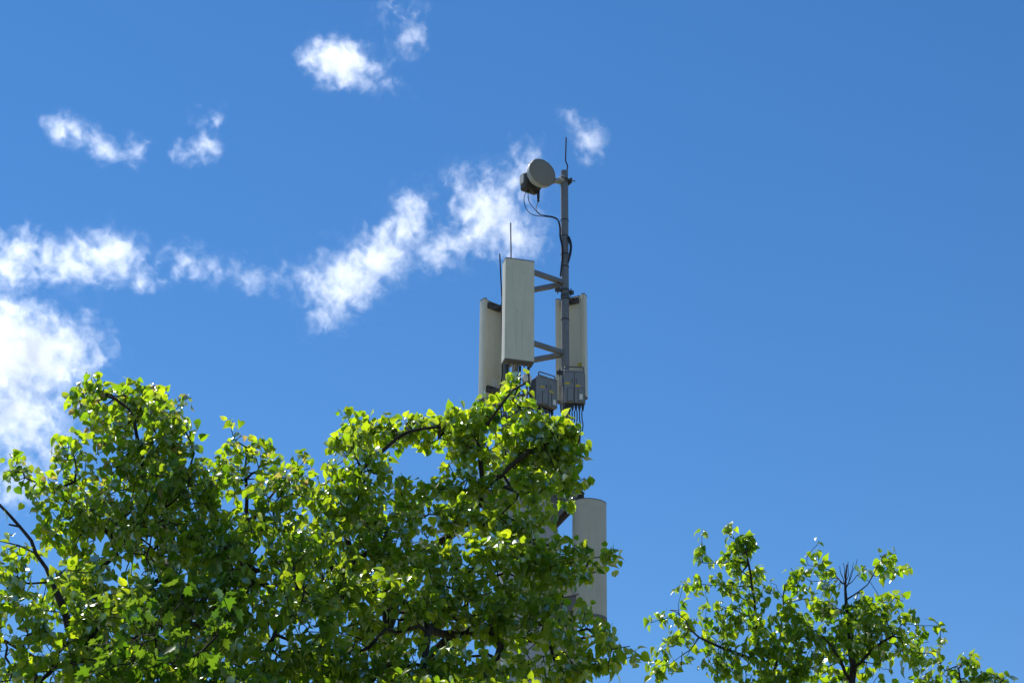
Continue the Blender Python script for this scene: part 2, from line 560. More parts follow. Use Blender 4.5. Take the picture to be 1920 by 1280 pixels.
def round_panel(label, centre, yaw, w, d, z0, z1, tilt=0.0):
    root = empty('rounded_antenna', (centre.x, centre.y, z0), (tilt, 0, yaw))
    tag(root, label, 'antenna', 'rounded antennas on the lower mast')
    h = z1 - z0
    n = 18
    prof = [(w / 2 * math.cos(a), d * .85 * math.sin(a) ** .8) for a in (math.pi * i / n for i in range(n + 1))]
    prof += [(-w / 2, -d * .15), (w / 2, -d * .15)]
    MB().extrude(prof, .04, h - .014).build('radome', MT['radome_back'], root, 28)
    MB().extrude([(x * 1.01, y * 1.012) for x, y in prof], h - .012, h).build('top_cap', MT['cap'], root)
    MB().extrude([(x * 1.01, y * 1.012) for x, y in prof], 0, .038).build('bottom_cap', MT['cap'], root)
    for zz in (h - .12, .30):
        MB().box((0, -d * .15 - .09, zz), (w * .4, .17, .09)).tube([(-w * .28, -d * .15 - .05, zz), (w * .28, -d * .15 - .05, zz)], .014, 6).build('mounting_bracket', MT['galv_dark'], root)
    for i in range(5):
        MB().tube([(-.18 + .09 * i, .08, -.09), (-.18 + .09 * i, .08, .002)], .018, 8).build('connector', MT['cable'], root)
    return root
yQ = 27.6
cQ = at(1103.5, 1040, yQ)
round_panel('wide rounded antenna below the mast head, standing clear at the right of the leaves', cQ, math.radians(180 + 20), .53, .28,
            Z(1104, 1163, yQ), Z(1104, 946, yQ), math.radians(-1.5))
yQ2 = 28.75
cQ2 = at(1052, 1150, yQ2)
round_panel('rounded antenna half hidden by leaves, behind the wide one', cQ2, math.radians(10), .50, .26,
            Z(1060, 1300, yQ2), Z(1060, 1079, yQ2))

# ------------------------------------------------------------------ remote radio units
def radio_unit(label, c, yaw, w, d, h, pipe):
    """grey finned box; local -Y is its front; origin at base centre"""
    root = empty('radio_unit', c, (0, 0, yaw))
    tag(root, label, 'radio unit', 'grey radio units under the antennas')
    P = lambda mb, nm, mat, par=root: mb.build(nm, mat, par, 30)
    P(MB().box((0, d * .22, h / 2), (w * .97, d * .5, h * .96), bevel=.008), 'housing', MT['rru_dark'])
    for s in (-1, 1):
        fb = MB()
        for i in range(9):
            fb.box((s * (w * .485 + .008), -d * .02 + d * .5 * i / 9, h / 2), (.018, .006, h * .9))
        P(fb, 'cooling_fins', MT['rru_dark'])
    half = w / 2
    for s in (-1, 1):
        cv = P(MB().box((s * half / 2, -d * .26, h / 2 + .002), (half - .006, d * .46, h), bevel=.006), 'front_cover', MT['rru'])
        P(MB().box((s * half / 2 - .05 * s, -d * .49 - .002, h * .66), (.008, .006, h * .14)), 'latch_slot', MT['seam'], cv)
        P(MB().box((s * half / 2 - .03, -d * .49 - .0015, h * .55 - s * .02), (half * .48, .003, h * .055)), 'warning_sticker', MT['yellow'], cv)
        # recessed lower door: dark outline and plate
        P(MB().box((s * half / 2 + .02, -d * .49 - .001, h * .235), (half * .60, .004, h * .42)), 'door_seam', MT['seam'], cv)
        dr = P(MB().box((s * half / 2 + .02, -d * .49 - .006, h * .235), (half * .53, .012, h * .395), bevel=.003), 'lower_door', MT['rru'], cv)
        if s > 0:
            P(MB().box((s * half / 2 + .02, -d * .49 - .0135, h * .17), (half * .30, .003, h * .16)), 'white_label', MT['white'], cv)
        P(MB().box((half / 2 * s, -d * .49 - .0005, h * .985 - .03), (half - .03, .004, .006)), 'seam', MT['seam'], cv)
    # arms that hold the box to its pipe
    q = Matrix.Rotation(-yaw, 3, 'Z') @ Vector((pipe.x - c.x, pipe.y - c.y, 0))
    for zz in (h * .25, h * .8):
        P(MB().bar((0, d * .44, zz), (q.x, q.y, zz), .05, .04).tube([(q.x, q.y, zz - .03), (q.x, q.y, zz + .03)], .076, 14), 'mounting_arm', MT['galv_dark'])
    # handle loop over the top
    zt = h + .075
    P(MB().tube([(-half * .9, -d * .3, h - .01), (-half * .9, -d * .3, zt - .02), (-half * .84, -d * .3, zt), (half * .84, -d * .3, zt), (half * .9, -d * .3, zt - .02), (half * .9, -d * .3, h - .01)], .011, 8), 'handle', MT['rru_dark'])
    for i in range(6):
        x = -half * .8 + i * half * .32
        P(MB().tube([(x, -.02, -.12), (x, -.02, -.05), (x, -.02, .03)], [.013, .024, .024], 8), 'connector', MT['cable'])
    return root
yU = 27.80
cU = at(1076.5, 758, yU)
RRU_A = radio_unit('twin grey radio unit in front of the right panel antenna', cU, math.radians(3), .345, .16, Z(1076, 698, yU) - cU.z, R_P)
yV = 27.78
cV = at(1020, 766, yV)
RRU_B = radio_unit('slanted grey radio unit with a handle, between the pipes above the leaves', cV, math.radians(34), .36, .26, Z(1018, 712, yV) - cV.z, L_P)
yX = 27.7
cX = at(1003, 826, yX)
RRU_C = radio_unit('lowest grey radio unit, half hidden in leaves with black cables looping below', cX, math.radians(8), .46, .24, Z(1003, 788, yX) - cX.z + .08, N_P)
# small white equipment lid peeking over the leaves
yW = 27.42
cW = at(988, 716, yW)
wl = MB().lathe([(0, 0), (.07, 0), (.075, .02), (.075, .10), (.066, .118), (0, .12)], Matrix.Translation(cW), 20).build('junction_cap', MT['white'], None, 40)
tag(wl, 'small round white cap just above the top leaf under the tall antenna', 'cap')
wl.data.transform(Matrix.Translation(-cW)); wl.location = cW
MB().tube([(0, 0, -.6), (0, 0, .004)], .02, 10).build('stem', MT['galv'], wl)
MB().bar((0, 0, -.55), tuple(Vector((N_P.x, N_P.y, cW.z - .55)) - cW), .03, .03).build('arm', MT['galv'], wl)

# ------------------------------------------------------------------ microwave dish
yD = 27.78
cD = at(1017.5, 323, yD)
yawD = math.radians(31)
dish = empty('microwave_dish', cD, (0, 0, yawD))
tag(dish, 'round grey microwave dish with radio box behind it at the mast top', 'dish')
RX = Matrix.Rotation(math.radians(90), 4, 'X')            # lathe +Z -> world -Y (towards the viewer)
RD = .262
DP = lambda mb, nm, mat, par=dish, sm=35: mb.build(nm, mat, par, sm)
DP(MB().lathe([(0, .012), (RD * .55, .009), (RD * .93, .0), (RD - .006, -.004), (RD - .006, -.012)], RX, 56), 'radome_face', MT['dish'])
rim = DP(MB().lathe([(RD, -.001), (RD + .004, -.008), (RD + .004, -.03), (RD - .006, -.045), (RD * .98, -.10), (RD * .9, -.135), (RD * .62, -.175), (RD * .34, -.20), (0, -.20)], RX, 56), 'reflector', MT['dish_rim'])
for i in range(10):
    a = i * math.tau / 10 + .2
    DP(MB().box(((RD + .004) * math.cos(a), .022, (RD + .004) * math.sin(a)), (.016, .02, .016)), 'rim_clip', MT['dish_rim'], rim)
DP(MB().lathe([(.10, -.19), (.125, -.20), (.125, -.26), (.09, -.27)], RX, 28), 'collar', MT['odu_light'])
odu = DP(MB().box((-.01, .385, -.03), (.32, .19, .31), bevel=.035, seg=2), 'radio_box', MT['odu'])
DP(MB().box((-.02, .30, .13), (.20, .07, .08), bevel=.012), 'polarisation_bracket', MT['odu_light'], odu)
DP(MB().box((-.172, .40, .02), (.03, .13, .20), bevel=.01), 'side_cover', MT['odu_light'], odu)
fb = MB()
for i in range(8):
    fb.box((-.115 + .033 * i, .487, -.03), (.008, .035, .26))
DP(fb, 'cooling_fins', MT['odu'], odu)
for sx in (-1, 1):
    for sz in (-.09, .09):
        DP(MB().tube([(sx * .175, .345, sz), (sx * .145, .345, sz)], .018, 8), 'latch', MT['galv_dark'], odu)
for x, y, hh in ((-.11, .33, .05), (-.05, .40, .05), (.02, .33, .04), (.075, .36, .05), (.105, .31, .03)):
    DP(MB().tube([(x, y, -.165 - hh), (x, y, -.16)], .024, 10), 'port', MT['odu'], odu)
DP(MB().tube([(.105, .31, -.345), (.105, .31, -.335), (.105, .31, -.19)], [.012, .024, .026], 12), 'cable_gland', MT['cable'], odu)
DP(MB().lathe([(0, -.025), (.018, -.02), (.026, 0), (.018, .02), (0, .025)], Matrix.Translation((.105, .31, -.375)), 12), 'gland_nut', MT['cable'], odu)
# arm to the pipe with its U-bolt clamp
Mi = Matrix.Rotation(-yawD, 3, 'Z')
pl = Mi @ (Vector((R_P.x, R_P.y, cD.z)) - cD)
arm = MB().bar((.10, .225, -.045), (pl.x - .06, pl.y, -.045), .09, .055).box((.10, .225, -.03), (.09, .05, .12)).box((pl.x - .07, pl.y, -.03), (.06, .15, .12), bevel=.006)
DP(arm, 'support_arm', MT['dish_rim'])
DP(MB().tube([(pl.x, pl.y, -.075), (pl.x, pl.y, .0)], .080, 18).tube([(pl.x - .12, pl.y - .085, -.03), (pl.x + .17, pl.y - .085, -.03)], .010, 6)
   .tube([(pl.x - .12, pl.y + .085, -.05), (pl.x + .12, pl.y + .085, -.05)], .010, 6).box((pl.x + .085, pl.y, -.04), (.025, .20, .10)), 'pipe_clamp', MT['galv_dark'])

# ------------------------------------------------------------------ rods
def rod(label, pts, r, foot):
    p = [Vector(q) for q in pts]
    o = MB().tube([q - p[-1] for q in p], r, 7).build('lightning_rod', MT['rod'], None, 40)
    o.location = p[-1]
    tag(o, label, 'rod', 'thin rods on the mast head')
    f = MB().box((0, 0, .0), foot).build('rod_clamp', MT['galv_dark'], o)
    return o
rod('thin bent lightning rod standing on the tip of the tallest pipe', [at(1061.5, 258, 28), at(1060.5, 295, 28), at(1060.5, 302, 28), at(1064, 310, 28), at(1064, 316, 28), at(1061, 324, 28), at(1061, 336, 28)], .0125, (.05, .05, .06))
rod('thin straight rod rising above the front panel antenna', [at(957.5, 418, 27.45), at(958.5, 500, 27.45)], .011, (.05, .1, .06))
rod('thin dark rod between the left and the front antennas', [at(937, 476, 28.3), at(939, 520, 28.3), at(942, 575, 28.33)], .012, (.05, .1, .06))

# ------------------------------------------------------------------ cables
def smooth_path(pts, n=6):
    pts = [Vector(p) for p in pts]
    out = []
    for i in range(len(pts) - 1):
        p0, p1, p2, p3 = pts[max(i - 1, 0)], pts[i], pts[i + 1], pts[min(i + 2, len(pts) - 1)]
        for j in range(n):
            t = j / n
            out.append(.5 * ((2 * p1) + (p2 - p0) * t + (2 * p0 - 5 * p1 + 4 * p2 - p3) * t * t + (3 * p1 - p0 - 3 * p2 + p3) * t ** 3))
    out.append(pts[-1])
    return out
def cable(label, strands, r=.011):
    base = Vector(strands[0][-1])
    root = empty('cable', base)
    tag(root, label, 'cable', 'black cables on the mast')
    for s in strands:
        MB().tube([q - base for q in smooth_path(s)], r if isinstance(r, float) else r[0], 7).build('strand', MT['cable'], root, 40)
    return root
yC = 27.86
wdir = Matrix.Rotation(yawD, 3, 'Z')
port = lambda x, y, z: cD + wdir @ Vector((x, y, z))
join = [at(1022, 406, yC), at(1036, 408, yC), at(1046, 414, yC), at(1050, 428, 27.93), at(1050.5, 445, 27.93), at(1054, 462, 27.922), at(1055, 480, 27.922), at(1053, 500, 27.922), at(1051, 519, 27.93)]
cable('thin black cables drooping from the dish radio to the tall pipe',
      [[port(-.11, .33, -.21), at(982.5, 372, yC + .2), at(987, 392, yC + .1), at(1000, 403, yC)] + join,
       [port(-.05, .40, -.21), at(992, 378, yC + .2), at(1003, 393, yC + .1), at(1012, 402, yC)] + [q + Vector((.008, -.012, .012)) for q in join],
       [port(.105, .31, -.39), at(1005, 392, yC + .1), at(1012, 401, yC)] + [q + Vector((-.01, -.01, .01)) for q in join]], .0068)
cable('thick black cable loop bulging from the right side of the tall pipe',
      [[R_P.xy.to_3d() + Vector((.05 + dx, -.075, Z(1058, 448, 28))), at(1066 + 2 * i, 452, 27.9), at(1069.5 + i, 462, 27.9), at(1068 + i, 476, 27.9), R_P.xy.to_3d() + Vector((.055, -.075, Z(1062, 497, 28)))] for i, dx in enumerate((0, .01, .02))], .013)
cable('black cable running up the left pipe behind the front antenna',
      [[at(941, 566, 28.30), at(940.5, 600, 28.28), at(941, 650, 28.28), at(942, 690, 28.28), at(941, 712, 28.28), at(938, 735, 28.28), at(942, 800, 28.3), at(950, 870, 28.3)]], .012)
cable('thin black cable hanging under the upper crossbar', [[at(1049, 531, 27.9), at(1030, 533, 28.1), at(1012, 541, 28.2), at(1000, 545, 28.25)]], .007)
bun = []
rb = random.Random(5)
for i in range(6):
    x0 = 1068 + i * 4.6
    bun.append([at(x0, 770, 27.78), at(x0 + .3, 785, 27.78), at(x0 - 1 + (i > 3) * 3, 800, 27.8), at(1087 - i * .6 + rb.uniform(-3, 3), 822, 27.86), at(1076 - i * 1.5, 845, 28.0), at(1060 - i * 2, 880, 28.05), at(1052 - i * 3, 905, 28.1)])
cable('bundle of black cables hanging from the twin radio unit at right', bun, .0095)
bun = []
for i in range(6):
    x0 = 984 + i * 7.5
    bun.append([at(x0, 834, 27.65), at(x0 + 2, 848, 27.6), at(x0 + 10 - i * 2, 862, 27.6), at(1022 - i * 3, 868, 27.7), at(1018 - i * 6, 884, 27.9), at(1010 - i * 5, 903, 28.0)])
cable('black cables looping below the lowest radio unit inside the leaves', bun, .0095)
cable('black feeder cables hanging under the tall front antenna',
      [[at(975, 700, 27.08), at(975.5, 712, 27.15), at(974, 735, 27.3), at(980, 790, 27.5)], [at(991.5, 702, 27.08), at(992, 716, 27.1), at(994, 740, 27.3), at(990, 790, 27.5)],
       [at(951, 697, 27.08), at(957, 710, 27.25), at(972, 730, 27.4), at(975, 790, 27.5)]], .0135)
# ------------------------------------------------------------------ ground
gm, nt, out = new_mat('mown_grass_ground')
gb = N(nt, 'ShaderNodeBsdfPrincipled'); gb.inputs['Roughness'].default_value = .9
gtc = N(nt, 'ShaderNodeTexCoord')
gn = N(nt, 'ShaderNodeTexNoise'); gn.inputs['Scale'].default_value = .35; gn.inputs['Detail'].default_value = 10
nt.links.new(gtc.outputs['Object'], gn.inputs['Vector'])
gr = N(nt, 'ShaderNodeValToRGB')
gr.color_ramp.elements[0].position, gr.color_ramp.elements[0].color = .35, (.07, .085, .032, 1)
gr.color_ramp.elements[1].position, gr.color_ramp.elements[1].color = .68, (.24, .20, .14, 1)
nt.links.new(gn.outputs['Fac'], gr.inputs[0]); nt.links.new(gr.outputs[0], gb.inputs['Base Color'])
nt.links.new(gb.outputs[0], out.inputs['Surface'])
bm = bmesh.new(); bmesh.ops.create_grid(bm, x_segments=8, y_segments=8, size=6000)
gme = bpy.data.meshes.new('ground'); bm.to_mesh(gme); bm.free(); gme.materials.append(gm)
tag(link(bpy.data.objects.new('ground', gme)), kind='structure')

# ------------------------------------------------------------------ bark and leaf materials
def bark_mat(name, c1, c2):
    m, nt, out = new_mat(name)
    b = N(nt, 'ShaderNodeBsdfPrincipled'); b.inputs['Roughness'].default_value = .85
    b.inputs['Specular IOR Level'].default_value = .2
    tc = N(nt, 'ShaderNodeTexCoord')
    mp = N(nt, 'ShaderNodeMapping'); mp.inputs['Scale'].default_value = (30, 30, 7)
    nt.links.new(tc.outputs['Object'], mp.inputs['Vector'])
    n = N(nt, 'ShaderNodeTexNoise'); n.inputs['Scale'].default_value = 1; n.inputs['Detail'].default_value = 5
    nt.links.new(mp.outputs[0], n.inputs['Vector'])
    r = N(nt, 'ShaderNodeValToRGB')
    r.color_ramp.elements[0].position, r.color_ramp.elements[0].color = .35, (*c1, 1)
    r.color_ramp.elements[1].position, r.color_ramp.elements[1].color = .7, (*c2, 1)
    nt.links.new(n.outputs['Fac'], r.inputs[0]); nt.links.new(r.outputs[0], b.inputs['Base Color'])
    bp = N(nt, 'ShaderNodeBump'); bp.inputs['Strength'].default_value = .6; bp.inputs['Distance'].default_value = .01
    nt.links.new(n.outputs['Fac'], bp.inputs['Height']); nt.links.new(bp.outputs[0], b.inputs['Normal'])
    nt.links.new(b.outputs[0], out.inputs['Surface'])
    return m
BARK = bark_mat('dark_bark', (.020, .017, .015), (.065, .055, .045))

def leaf_mat(name, refl, trans, trans_fac=.56, sheen=.42):
    """refl / trans: colour stops over the per-leaf tint (0 old dark leaf .. .8 young yellow-green .. 1 tan young tip)"""
    m, nt, out = new_mat(name)
    L = nt.links
    at_ = N(nt, 'ShaderNodeAttribute', attribute_name='tint')
    def ramp(stops):
        r = N(nt, 'ShaderNodeValToRGB')
        e = r.color_ramp.elements
        while len(e) < len(stops):
            e.new(.5)
        for el, (p, c) in zip(e, stops):
            el.position, el.color = p, (*c, 1)
        L.new(at_.outputs['Fac'], r.inputs[0])
        return r.outputs[0]
    tc = N(nt, 'ShaderNodeTexCoord')
    n = N(nt, 'ShaderNodeTexNoise'); n.inputs['Scale'].default_value = 45; n.inputs['Detail'].default_value = 2
    geo = N(nt, 'ShaderNodeNewGeometry')
    L.new(geo.outputs['Position'], n.inputs['Vector'])
    mr = N(nt, 'ShaderNodeMapRange'); mr.inputs['To Min'].default_value = .75; mr.inputs['To Max'].default_value = 1.25
    L.new(n.outputs['Fac'], mr.inputs['Value'])
    def mul(c):
        x = N(nt, 'ShaderNodeMix', data_type='RGBA', blend_type='MULTIPLY'); x.inputs['Factor'].default_value = 1
        L.new(c, x.inputs['A']); L.new(mr.outputs[0], x.inputs['B'])
        return x.outputs['Result']
    d = N(nt, 'ShaderNodeBsdfDiffuse'); L.new(mul(ramp(refl)), d.inputs['Color'])
    t = N(nt, 'ShaderNodeBsdfTranslucent'); L.new(mul(ramp(trans)), t.inputs['Color'])
    mx = N(nt, 'ShaderNodeMixShader'); mx.inputs[0].default_value = trans_fac
    L.new(d.outputs[0], mx.inputs[1]); L.new(t.outputs[0], mx.inputs[2])
    g = N(nt, 'ShaderNodeBsdfGlossy'); g.inputs['Roughness'].default_value = .38
    g.inputs['Color'].default_value = (.9, .95, .9, 1)
    fr = N(nt, 'ShaderNodeFresnel'); fr.inputs['IOR'].default_value = 1.42
    fm = math_node(nt, 'MULTIPLY', fr.outputs[0], sheen)
    m2 = N(nt, 'ShaderNodeMixShader'); L.new(fm, m2.inputs[0])
    L.new(mx.outputs[0], m2.inputs[1]); L.new(g.outputs[0], m2.inputs[2])
    L.new(m2.outputs[0], out.inputs['Surface'])
    return m
REFL = [(0, (.028, .065, .008)), (.45, (.068, .12, .011)), (.90, (.13, .18, .017)), (1, (.24, .16, .08))]
TRAN = [(0, (.11, .32, .008)), (.45, (.36, .62, .012)), (.90, (.72, .86, .02)), (1, (.60, .40, .16))]
LEAF = leaf_mat('linden_leaf', REFL, TRAN)
MAPLE = leaf_mat('maple_leaf', [(0, (.022, .06, .010)), (.5, (.045, .10, .012)), (1, (.08, .13, .02))],
                 [(0, (.05, .16, .008)), (.5, (.15, .32, .01)), (1, (.28, .42, .02))], .55, .2)

# ------------------------------------------------------------------ leaf blades (unit length, +Y towards the tip, Z up side)
def linden_blade(fold, curl, twist, skew):
    half = [(.20, -.10), (.43, .06), (.47, .36), (.33, .66), (.12, .90)]
    mid = [(0, 0.), (0, .38), (0, .72), (0, 1.10)]
    v, f = [], []
    def z(x, y):
        return fold * abs(x) + twist * x * y - curl * y * y - .10 * curl * math.sin(5 * y) * abs(x)
    for x, y in mid:
        v.append((x, y, z(x, y)))
    for s in (-1, 1):
        o = len(v)
        for x, y in half:
            X = s * x * (1 + s * skew)
            v.append((X, y, z(X, y)))
        tri = [(0, o, o + 1), (0, o + 1, 1), (1, o + 1, o + 2), (1, o + 2, 2), (2, o + 2, o + 3), (2, o + 3, o + 4), (2, o + 4, 3)]
        f += [t if s > 0 else t[::-1] for t in tri]
    o = len(v)                                                   # leaf stalk
    v += [(-.012, .02, .0), (.012, .02, .0), (.0, -.34, .07), (.0, -.62, .20)]
    f += [(o, o + 1, o + 2), (o + 2, o + 1, o + 3)]
    return np.array(v, float), f
def maple_blade(fold, curl, twist, skew):
    half = [(.22, -.12), (.34, .10), (.62, .16), (.46, .34), (.60, .66), (.34, .56), (.22, .62), (.24, .80), (.10, .86)]
    mid = [(0, 0.), (0, .40), (0, .75), (0, 1.12)]
    v, f = [], []
    z = lambda x, y: fold * abs(x) + twist * x * y - curl * y * y
    for x, y in mid:
        v.append((x, y, z(x, y)))
    for s in (-1, 1):
        o = len(v)
        for x, y in half:
            X = s * x * (1 + s * skew)
            v.append((X, y, z(X, y)))
        tri = [(0, o, o + 1), (0, o + 1, 1), (o + 1, o + 2, o + 3), (1, o + 1, o + 3), (1, o + 3, o + 5), (o + 3, o + 4, o + 5), (1, o + 5, o + 6), (1, o + 6, 2), (2, o + 6, o + 8), (o + 6, o + 7, o + 8), (2, o + 8, 3)]
        f += [t if s > 0 else t[::-1] for t in tri]
    return np.array(v, float), f
rv = random.Random(77)
LINDEN = [linden_blade(rv.uniform(.15, .85), rv.uniform(.05, .6), rv.uniform(-.45, .45), rv.uniform(-.18, .18)) for _ in range(12)]
MAPLES = [maple_blade(rv.uniform(.05, .35), rv.uniform(.02, .3), rv.uniform(-.3, .3), rv.uniform(-.1, .1)) for _ in range(6)]
TINTS = 12

PENDING = []          # every tree's leaves wait here until the whole wood stands, to find which ones show largest

class Tree:
    def __init__(s, name, label, group, base, seed, bark=BARK):
        s.rng = np.random.default_rng(seed)
        s.root = empty(name, (base[0], base[1], 0))
        tag(s.root, label, 'tree', group)
        s.pos, s.par, s.minr, s.limb = [], [], [], []
        s.bark = bark
    def node(s, p, parent, r=0.0, limb=False):
        s.pos.append(np.array(p, float)); s.par.append(parent); s.minr.append(r); s.limb.append(limb)
        return len(s.pos) - 1
    def limb_path(s, pts, r0, r1, start=None, step=.10, wob=.005):
        """pts: world points; joins the node nearest to the first point"""
        pts = smooth_path(pts, 8)
        if start is None and s.pos:
            A = np.array(s.pos)
            start = int(np.argmin(((A - np.array(pts[0])) ** 2).sum(1)))
        length = sum((b - a).length for a, b in zip(pts, pts[1:]))
        done, cur, acc = 0.0, start if start is not None else -1, 0.0
        if cur == -1:
            cur = s.node(pts[0], -1, r0, True)
        for a, b in zip(pts, pts[1:]):
            L = (b - a).length
            acc += L; done += L
            if acc >= step:
                acc = 0
                t = done / length
                cur = s.node(np.array(b) + s.rng.normal(0, wob, 3), cur, r0 + (r1 - r0) * t, True)
        return cur
    def fill(s, blobs, y, spacing, k_len=.35, max_edge=.16, top=None, lean=0.0, gaps=.30):
        """blobs (px, py, rx, ry[, depth offset m, depth radius m, fullness]); fills them with twig ends joined to the limbs"""
        rng = s.rng
        pts = []
        for b in blobs:
            px, py, rx, ry = b[:4]
            dy = b[4] if len(b) > 4 and b[4] is not None else rng.uniform(-.22, .22)
            full = b[6] if len(b) > 6 else 1.0
            if top is not None:                                  # the crown widens downwards, so lower sprays stand further out
                dy -= lean * max(0.0, (py - top) * .0040)
            c = at(px, py, y + dy)
            k = (c - CAM).length / F_PX
            rz = b[5] if len(b) > 5 and b[5] is not None else min(max(.32 * (rx + ry) * k, .10), .34)
            vol = 4.19 * rx * ry * k * k * rz
            n = max(3, int(full * vol / spacing ** 3 * .9))
            u = rng.normal(size=(n, 3)); u /= np.linalg.norm(u, axis=1)[:, None]
            u *= (rng.random(n) ** (1 / 2.6))[:, None]
            R = np.array(CAM_R)
            q = np.array(c) + (u * np.array([rx * k * 1.06, ry * k * 1.08, rz])) @ R.T
            if rx > 45:                                          # openings in the crown
                q = q[[mnoise.noise(Vector(w) * 3.6 + Vector((y * 3, 7, 1))) > -gaps for w in q]]
            else:
                n2 = max(4, n // 2)                                # sprays at the outline are leafier
                q = np.concatenate([q, q[:n2] + rng.normal(0, spacing * .6, (len(q[:n2]), 3))])
            pts.append(q)
        P = np.concatenate(pts)
        # thin out points that are too close to one another
        keep, cell = [], {}
        order = rng.permutation(len(P))
        g = spacing * .8
        for i in order:
            key = tuple((P[i] / g).astype(int))
            if key in cell:
                continue
            cell[key] = 1
            keep.append(i)
        P = P[keep]
        n = len(P)
        A = np.array(s.pos)
        plen = np.zeros(len(A))
        for i in range(len(A)):
            if s.par[i] >= 0:
                plen[i] = 0.0                                   # limbs count as free to reach
        best = np.full(n, 1e9); who = np.zeros(n, int)
        for j in range(0, len(A)):
            if not s.limb[j] or A[j][2] < 1.5:
                continue
            d = np.linalg.norm(P - A[j], axis=1)
            m = d < best
            best[m] = d[m]; who[m] = j
        pl = {j: 0.0 for j in range(len(A))}
        todo = np.ones(n, bool)
        for _ in range(n):
            i = int(np.argmin(np.where(todo, best, 1e12)))
            todo[i] = False
            j = who[i]
            a, b = s.pos[j], P[i]
            L = np.linalg.norm(b - a)
            m = max(1, int(L / max_edge))
            sag = rng.normal(0, .05 * L, 3); sag[2] += .06 * L
            cur = j
            new = []
            for t in range(1, m + 1):
                f = t / m
                cur = s.node(a + (b - a) * f + sag * math.sin(math.pi * f), cur)
                pl[cur] = pl[j] + L * f
                new.append(cur)
            for q in new:
                d = np.linalg.norm(P - s.pos[q], axis=1) + k_len * pl[q]
                mm = todo & (d < best)
                best[mm] = d[mm]; who[mm] = q
    def shoots(s, share, lo, hi, up=.8):
        """young shoots that stick out of the crown and make its outline ragged"""
        rng = s.rng
        has = set(s.par)
        tips = [i for i in range(len(s.pos)) if i not in has and not s.limb[i]]
        cen = np.mean([s.pos[i] for i in tips], 0)
        for i in tips:
            if rng.random() > share:
                continue
            d = s.pos[i] - s.pos[s.par[i]]
            d = d / (np.linalg.norm(d) + 1e-6) + (s.pos[i] - cen) * .5 + np.array([0, 0, up]) + rng.normal(0, .35, 3)
            d /= np.linalg.norm(d)
            L, cur, p = rng.uniform(lo, hi), i, s.pos[i]
            m = max(2, int(L / .05))
            for t in range(m):
                d = d + rng.normal(0, .10, 3) + np.array([0, 0, -.05]); d /= np.linalg.norm(d)
                p = p + d * L / m
                cur = s.node(p, cur)
        return s
    def grow(s, tip_r=.0028, expo=.42):
        n = len(s.pos)
        kids = [[] for _ in range(n)]
        for i, p in enumerate(s.par):
            if p >= 0:
                kids[p].append(i)
        tips = np.zeros(n)
        hgt = np.zeros(n)
        for i in range(n - 1, -1, -1):                          # parents always come before children
            if not kids[i]:
                tips[i] = 1
            if s.par[i] >= 0:
                tips[s.par[i]] += tips[i]
                hgt[s.par[i]] = max(hgt[s.par[i]], hgt[i] + np.linalg.norm(s.pos[i] - s.pos[s.par[i]]))
        rad = np.maximum(tip_r * tips ** expo, np.array(s.minr))
        for i in range(n):
            if s.par[i] >= 0:
                rad[i] = min(rad[i], rad[s.par[i]])
        s.kids, s.rad, s.hgt, s.tips = kids, rad, hgt, tips
        # chains: follow the thickest child
        chains, stack = [], [(0, None)]
        while stack:
            i, p = stack.pop()
            ch = [p] if p is not None else []
            while True:
                ch.append(i)
                if not kids[i]:
                    break
                ks = sorted(kids[i], key=lambda q: (-rad[q], -tips[q]))
                for q in ks[1:]:
                    stack.append((q, i))
                i = ks[0]
            chains.append(ch)
        off = Vector(s.root.location)
        twigs = MB()
        chains.sort(key=lambda c: -rad[c[min(1, len(c) - 1)]])
        nb = 0
        for ci, ch in enumerate(chains):
            if len(ch) < 2:
                continue
            rr = [float(rad[q]) for q in ch]
            if ci:
                rr[0] = min(rr[0], rr[1] * 1.3)
            pp = [Vector(s.pos[q]) - off for q in ch]
            r = rad[ch[1]]
            if ci == 0:
                MB().tube(pp, rr, 10).build('trunk', s.bark, s.root, 60)
            elif r > .0085 and nb < 60:
                MB().tube(pp, rr, 7).build('branch', s.bark, s.root, 60)
                nb += 1
            else:
                twigs.tube(pp, rr, 4, cap=False)
        tag(twigs.build('twigs', s.bark, s.root, 60), kind='stuff')
        return s
